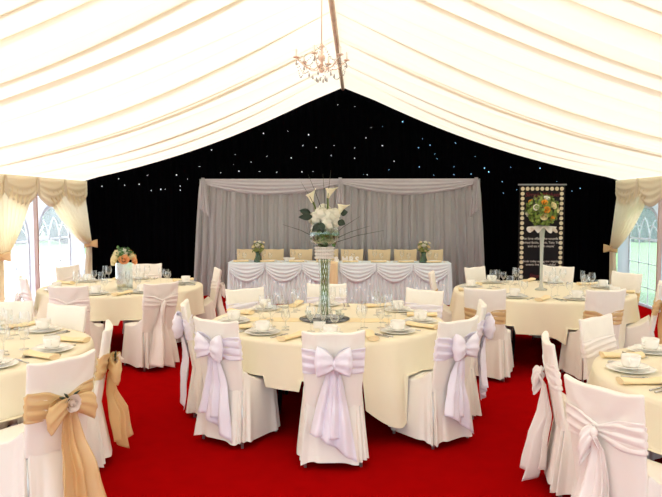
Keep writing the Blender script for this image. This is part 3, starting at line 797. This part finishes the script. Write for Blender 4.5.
# ------------------------------------------------------------------ top table
TX0, TX1, TY0, TY1 = -2.32, 1.64, 11.74, 12.2
t = thing('top_table', ((TX0+TX1)/2, (TY0+.28), 0), 0, 'long straight top table in front of the voile backdrop', 'table')
ox = -(TX0+TX1)/2; oy = -(TY0+.28)
TY1 = 12.45
TY1 = TY0+.44
MB().box((TX0+.02+ox, TY0+.02+oy, .72), (TX1-.02+ox, TY1+oy, .742)).build('tabletop', M_WOOD, t, smooth=False)
for x in (TX0+.1, TX1-.1, (TX0+TX1)/2-.1, (TX0+TX1)/2+.1):
    for y in (TY0+.08, TY1-.08): MB().tube([(x+ox, y+oy, 0), (x+ox, y+oy, .72)], .014).build('leg', M_DARKLEG, t)
sk = thing('table_skirt', ((TX0+TX1)/2, TY0+.28, 0), 0, 'white pleated and swagged skirt with fairy lights round the top table', 'table skirt')
W_, D_ = TX1-TX0, TY1-TY0
def perim(s):   # s in metres along left side, front, right side
    if s < D_: return (TX0+ox, TY1-s+oy), (-1, 0)
    if s < D_+W_: return (TX0+(s-D_)+ox, TY0+oy), (0, -1)
    return (TX1+ox, TY0+(s-D_-W_)+oy), (1, 0)
def skf(u, v):
    s = u*(W_+2*D_); p, n = perim(s); o = (.008+.016*v)*math.sin(s*2*PI/.075+math.sin(s*3))+.012+.025*v
    return (p[0]+n[0]*o, p[1]+n[1]*o, lerp(.748, .01, v))
MB().grid(skf, 700, 8).build('pleated_skirt', M_SKIRT, sk)
MB().box((TX0+ox-.012, TY0+oy-.02, .744), (TX1+ox+.012, TY1+oy, .752)).build('top_cloth', M_SKIRT, sk, smooth=False)
nsw = 6; sw_w = W_/nsw
for k in range(nsw):
    a = TX0+k*sw_w+(-.0); swag(lambda u, a=a: ((lerp(a, a+sw_w, u)+ox, TY0+oy-.03), (0, -1)), sw_w, .748, .12, .36, .03, M_SKIRT, sk, n=18, nv=24, folds=5, name='skirt_swag')
fr = random.Random(31)
led = None
for k in range(44):
    x = fr.uniform(TX0+.1, TX1-.1); z = fr.uniform(.08, .44)
    if led is None: led = MB().ball((0, 0, 0), .0055, 8, 6).build('fairy_light', M_LEDW, sk); o = led
    else: o = led.copy(); C.objects.link(o); o.parent = sk
    o.location = (x+ox, TY0+oy-.068, z)
TT = .753
# gold runner hanging over the middle
rn = MB().grid(lambda u, v: (-.43+(u-.5)*.15, TY0-.075-.01*math.sin(u*9)-.01*v if v > .35 else TY0-.075+(.35-v)*1.1, (TT+.01) if v <= .35 else TT+.01-(v-.35)*.7), 8, 20).build('gold_runner', M_NAPKIN, solid=.003)
tag(rn, 'gold satin strip hanging over the front of the top table behind the tall vase', 'table runner')

# top table chairs face us
hood = make_chair('hood', M_COVERG)
for k, x in enumerate((-2.08, -1.61, -1.07, -.58, -.11, .40, .89, 1.38)):
    place(hood, (x, 12.10, 0), PI, 'gold covered chair behind the top table, %s from the left' % ['first', 'second', 'third', 'fourth', 'fifth', 'sixth', 'seventh', 'eighth'][k], 'gold chairs behind the top table')
    xx = x; z = TT
    w_ = 'before the %s gold chair from the left on the top table' % ['first', 'second', 'third', 'fourth', 'fifth', 'sixth', 'seventh', 'eighth'][k]
    place(P_PLATE, (xx, TY0+.27, z), 0, 'white plate '+w_, 'plates on the top table')
    place(P_NAP, (xx-.03, TY0+.06, z+.001), .1, 'gold napkin '+w_, 'napkins on the top table')
    place(P_WINE, (xx-.1, TY0+.13, z), 0, 'wine glass '+w_, 'wine glasses on the top table')
    place(P_WATER, (xx+.02, TY0+.14, z), 0, 'short water goblet '+w_, 'water goblets on the top table')
for k, x in enumerate((-1.80, 1.17)):
    t = thing('posy_vase', (x, TY0+.07, TT), 0, 'small green vase of pale flowers at the %s of the top table' % ['left', 'right'][k], 'flower vase', 'posies on the top table')
    MB().lathe([(0, 0), (.075, 0), (.08, .02), (.055, .08), (.04, .14), (.055, .19), (.05, .19), (0, .12)], n=20).build('vase', mat('posy_green_glass', (.02, .07, .02), .2, spec=.7), t)
    g = MB(); leaf_cards(g, (0, 0, .25), .09, 120, .05, random.Random(k+40), -.5); g.build('leaves', M_LOOSE, t)
    for x_, y_, z_, r, m_ in ((-.07, -.05, .28, .035, M_CREAMFL), (.0, -.07, .30, .04, M_WHITEFL), (.08, -.04, .28, .035, M_CREAMFL), (.03, -.02, .36, .035, M_WHITEFL), (-.05, .0, .36, .03, M_CREAMFL), (.0, .06, .31, .04, M_WHITEFL), (.1, 0, .35, .025, M_CREAMFL)):
        put_rose(t, (x_, y_, z_), r, m_, (x_, y_-.02, z_-.2), 'flower')
# little white heart dish
def heart(u, v):
    a = 2*PI*u; x = 16*math.sin(a)**3/16; y = (13*math.cos(a)-5*math.cos(2*a)-2*math.cos(3*a)-math.cos(4*a))/16
    return (.11*v*x, .06*v*y, .012+.07*v**3)
o = MB().grid(heart, 36, 8, cu=True).build('heart_dish', M_CHINA, solid=.006, loc=(-1.24, TY0+.0+.075, TT)); tag(o, 'small white heart shaped dish on the left half of the top table', 'dish')
# garlands along the front edge
o = MB()
gr = random.Random(17)
for k in range(130):
    x = gr.uniform(TX0+.1, TX1-.1) if k < 50 else gr.choice((-2.1, -.65, -1.35, 1.45, .55, -.9))+gr.gauss(0, .09)
    d = gr.uniform(0, 6.28); L = .035
    p = Vector((x, TY0-.0+gr.uniform(-.03, .01), TT+gr.uniform(.004, .02)))
    t_ = Vector((math.cos(d), math.sin(d)*.3, .2)); b_ = Vector((-math.sin(d)*.3, math.cos(d)*.3, .5))
    o.add([p, p+t_*L*.5+b_*.01, p+t_*L, p+t_*L*.5-b_*.01], [(0, 1, 2, 3)])
o = o.build('leaf_garland', M_NAPKIN); tag(o, 'gold leaf scatter along the front edge of the top table', 'garland', kind='stuff')
# MR & MRS letters
def text_mesh(txt, size, ext=.0, align='CENTER', shear=0, spacing=1):
    cu = bpy.data.curves.new('txt', 'FONT'); cu.body = txt; cu.size = size; cu.extrude = ext; cu.align_x = align; cu.shear = shear; cu.space_character = spacing
    if ext > .005: cu.offset = .006
    ob = bpy.data.objects.new('txt', cu); C.objects.link(ob); bpy.context.view_layer.update()
    me = bpy.data.meshes.new_from_object(ob.evaluated_get(bpy.context.evaluated_depsgraph_get()))
    bpy.data.objects.remove(ob); bpy.data.curves.remove(cu)
    me.transform(Matrix.Rotation(PI/2, 4, 'X')); return me
t = thing('mr_and_mrs_letters', (-.26, TY0+.06, TT), 0, 'white standing letters reading MR & MRS in the middle of the top table', 'letters')
x = -.42
for ch, w in (('M', .13), ('R', .12), ('&', .14), ('M', .13), ('R', .11), ('S', .10)):
    me = text_mesh(ch, .145, .012, 'LEFT'); me.materials.clear(); me.materials.append(M_LETTER)
    o = bpy.data.objects.new('letter', me); C.objects.link(o); o.parent = t; o.location = (x, 0, .001)
    x += w
# ------------------------------------------------------------------ pull up banner
bnx, bny = 3.235, 11.8
t = thing('pull_up_banner', (bnx, bny, 0), 0, 'black pull up banner with a border of pale dots behind the far right table', 'banner')
MB().box((-.40, -.012, .06), (.40, -.008, 2.13)).build('banner_sheet', M_BANNER, t, smooth=False)
MB().box((-.42, -.02, 2.125), (.42, .0, 2.15)).build('top_rail', M_ALU, t, smooth=False)
MB().box((-.42, -.10, 0), (.42, .08, .065)).build('base_cassette', M_ALU, t, smooth=False)
MB().tube([(0, .01, .06), (0, .01, 2.13)], .01).build('support_pole', M_ALU, t)
disc = MB()
pts = [(-.34+k*.085, 2.065) for k in range(9)]+[(s*.34, 2.065-.0865*k) for s in (-1, 1) for k in range(1, 22)]
for x, z in pts:
    disc.grid(lambda u, v: (x+.034*v*math.cos(2*PI*u), -.0135-.0004*(1-v), z+.034*v*math.sin(2*PI*u)), 18, 2, cu=True)
disc.build('dot_border', M_DISC, t)
def btext(s, size, z, m, shear=0, x=0):
    me = text_mesh(s, size, .0005, shear=shear); me.materials.clear(); me.materials.append(m)
    o = bpy.data.objects.new('lettering', me); C.objects.link(o); o.parent = t; o.location = (x, -.0135, z)
btext('Simply Michael', .10, 1.93, M_TXTR, .35)
btext("'The love affair; the sounds of", .060, 1.17, M_TXT)
btext('Michael Buble, Frank, Take That', .054, 1.10, M_TXT)
btext("and so much more'", .060, 1.035, M_TXT)
btext('Book today asking our regular', .052, .77, M_TXT)
btext('events live and in clubs!', .055, .71, M_TXT)
btext('Simply Live', .09, .50, M_TXTR, .35)

# ------------------------------------------------------------------ chandelier
chx, chy, chz = -.34, 6.2, 3.1
t = thing('chandelier', (chx, chy, chz), 0, 'small crystal chandelier with brass arms hanging from the tent ridge', 'chandelier')
MB().tube([(0, 0, .1), (0, 0, ZR-chz-.1)], .006, 6).build('chain', M_GOLD, t)
MB().lathe([(0, -.10), (.02, -.09), (.03, -.06), (.012, -.04), (.012, .0), (.035, .03), (.035, .05), (.012, .07), (.01, .12), (.025, .14), (.006, .17), (0, .17)], n=16).build('stem', M_GOLD, t)
am = ac = ab = None
for k in range(6):
    a = k*PI/3+.3; e = Vector((math.cos(a), math.sin(a), 0))
    arm = MB().tube([tuple(e*r+Vector((0, 0, z))) for r, z in ((.01, -.02), (.07, -.07), (.14, -.06), (.20, -.01), (.24, .02))], .005, 6).build('arm', M_GOLD, t)
    MB().lathe([(0, 0), (.028, .006), (.03, .014), (.012, .01), (0, .01)], c=tuple(e*.24+Vector((0, 0, .02))), n=12).build('drip_pan', M_GOLD, arm)
    MB().tube([tuple(e*.24+Vector((0, 0, .03))), tuple(e*.24+Vector((0, 0, .10)))], .009, 8).build('candle', M_CANDLE, arm)
    bd = MB()
    for q in range(13):
        s = q/12; r = lerp(.04, .235, s); bd.ball(tuple(e*r+Vector((0, 0, lerp(.13, .02, s)-.07*math.sin(PI*s)))), .0055, 6, 4)
    e2 = Vector((math.cos(a+PI/3), math.sin(a+PI/3), 0))
    for q in range(15):
        s = q/14; p = e*.235*(1-s)+e2*.235*s; bd.ball((p.x, p.y, .0-.13*math.sin(PI*s)), .0055, 6, 4)
    bd.build('bead_string', M_BEAD, arm)
    for r, z in ((.24, -.03), (.12, -.13), (.05, -.17)):
        p = e*r; MB().lathe([(0, .03), (.004, .025), (.009, .0), (.004, -.012), (0, -.015)], c=(p.x, p.y, z), n=6).build('crystal_drop', M_BEAD, arm)

# ------------------------------------------------------------------ outside
g = MB().box((-90, -40, -.14), (90, 120, -.06)).build('lawn', M_LAWN, smooth=False); struct('trim_8', g); g.name = 'ground_lawn'
g = MB().box((-14.5, -5, -.06), (XL-.12, 24, -.04)).build('ground_terrace', M_TERRACE, smooth=False); g['kind'] = 'structure'
tr = random.Random(77)
def tree_proto(kind, seed):
    r = random.Random(seed)
    t = thing('garden_tree', cat='tree')
    H = 1.0
    ph = [r.uniform(0, 6) for _ in range(6)]
    def f(u, v):
        a = 2*PI*u
        if kind == 'conifer': rad = .30*(1-v)**.6*(1-math.exp(-v*24))
        else: rad = .40*math.sin(PI*min(1, v*.85+.13))**.45
        rad *= 1+.12*math.sin(a*5+v*9+ph[0])+.10*math.sin(a*11+v*23+ph[1])+.07*math.sin(a*17-v*37+ph[2])
        return (rad*math.cos(a), rad*math.sin(a), .03+.97*v+.02*math.sin(a*9+v*30))
    m = MB().grid(f, 48, 36, cu=True)
    for k in range(900):
        a = r.uniform(0, 6.28); v = r.uniform(.02, .98)
        p = Vector(f(a/6.28, v)); d = Vector((math.cos(a), math.sin(a), .2)); s = d.cross(Vector((0, 0, 1))).normalized(); L = r.uniform(.02, .05)
        up_ = Vector((0, 0, r.uniform(-.6, .8)))
        m.add([p-d*.02, p+s*L*.4+d*L*.5, p+d*L+up_*L, p-s*L*.4+d*L*.5], [(0, 1, 2, 3)])
    m.build('crown', M_TREE, t)
    MB().tube([(0, 0, -.02), (0, 0, .2)], [.035, .025], 8).build('trunk', M_TRUNK, t)
    return t
tp = {'conifer': tree_proto('conifer', 1), 'round': tree_proto('round', 2)}
trees = [
 (-11.9, 31.5, 3.9, 'conifer', 'dark conifer seen beside the rear left curtain, beyond the lawn'),
 (-14.0, 31.0, 4.6, 'conifer', 'pointed conifer in the middle of the left rear window'),
 (-16.3, 31.0, 4.2, 'round', 'dark bushy tree just right of the left window pole'),
 (-19.0, 30.0, 4.4, 'conifer', 'dark conifer just left of the left window pole'),
 (-21.8, 29.5, 4.6, 'round', 'broad dark tree at the far left beyond the lawn'),
 (8.6, 34.0, 4.2, 'conifer', 'conifer wholly behind the tied curtain on the right'),
 (11.2, 34.0, 4.6, 'round', 'broad tree at the left edge of the arched right window'),
 (14.2, 33.5, 4.9, 'round', 'broad green tree in the middle of the arched right window'),
 (17.1, 33.5, 5.4, 'conifer', 'tall conifer at the right of the arched right window'),
 (20.0, 32.5, 4.6, 'round', 'dark green tree beyond the lawn at the right photo edge'),
]
for x, y, h, k, lb in trees:
    o = place(tp[k], (x, y, -.10), tr.uniform(0, 6), lb, 'trees beyond the lawn'); f_ = 2.6 if k == 'round' else 3.3; o.scale = (f_, f_, h)

# ------------------------------------------------------------------ light
w = bpy.data.worlds.new('world'); sc.world = w; w.use_nodes = True
nt = w.node_tree; bg = nt.nodes['Background']
tcw = nt.nodes.new('ShaderNodeTexCoord'); sep = nt.nodes.new('ShaderNodeSeparateXYZ'); rp = nt.nodes.new('ShaderNodeValToRGB')
nt.links.new(tcw.outputs['Generated'], sep.inputs[0]); nt.links.new(sep.outputs['Z'], rp.inputs[0]); nt.links.new(rp.outputs[0], bg.inputs[0])
rp.color_ramp.elements[0].position = 0; rp.color_ramp.elements[0].color = (.76, .88, 1, 1)
rp.color_ramp.elements[1].position = .6; rp.color_ramp.elements[1].color = (.86, .93, 1, 1)
bg.inputs[1].default_value = 3.0
sl = bpy.data.lights.new('sun', 'SUN'); sl.energy = 6; sl.angle = math.radians(3); sl.color = (1, .97, .93)
so = bpy.data.objects.new('sun', sl); C.objects.link(so)
so.rotation_euler = Vector((.42, .35, -.85)).to_track_quat('-Z', 'Y').to_euler()

# ------------------------------------------------------------------ camera
cam = bpy.data.cameras.new('camera'); co = bpy.data.objects.new('camera', cam); C.objects.link(co)
cam.sensor_width = 36; cam.lens = 660/662*36; cam.clip_end = 300
co.location = (0, 0, 1.78); co.rotation_euler = (PI/2-math.atan(43.5/660), 0, math.atan(27/660))
sc.camera = co
sc.view_settings.view_transform = 'Standard'; sc.view_settings.look = 'None'; sc.view_settings.gamma = 1
sc.view_settings.use_curve_mapping = False; sc.view_settings.exposure = .03
cy = sc.cycles
cy.use_denoising = True; cy.max_bounces = 10; cy.diffuse_bounces = 6; cy.glossy_bounces = 3; cy.transparent_max_bounces = 24; cy.transmission_bounces = 4
cy.caustics_reflective = False; cy.caustics_refractive = False; cy.sample_clamp_indirect = 6
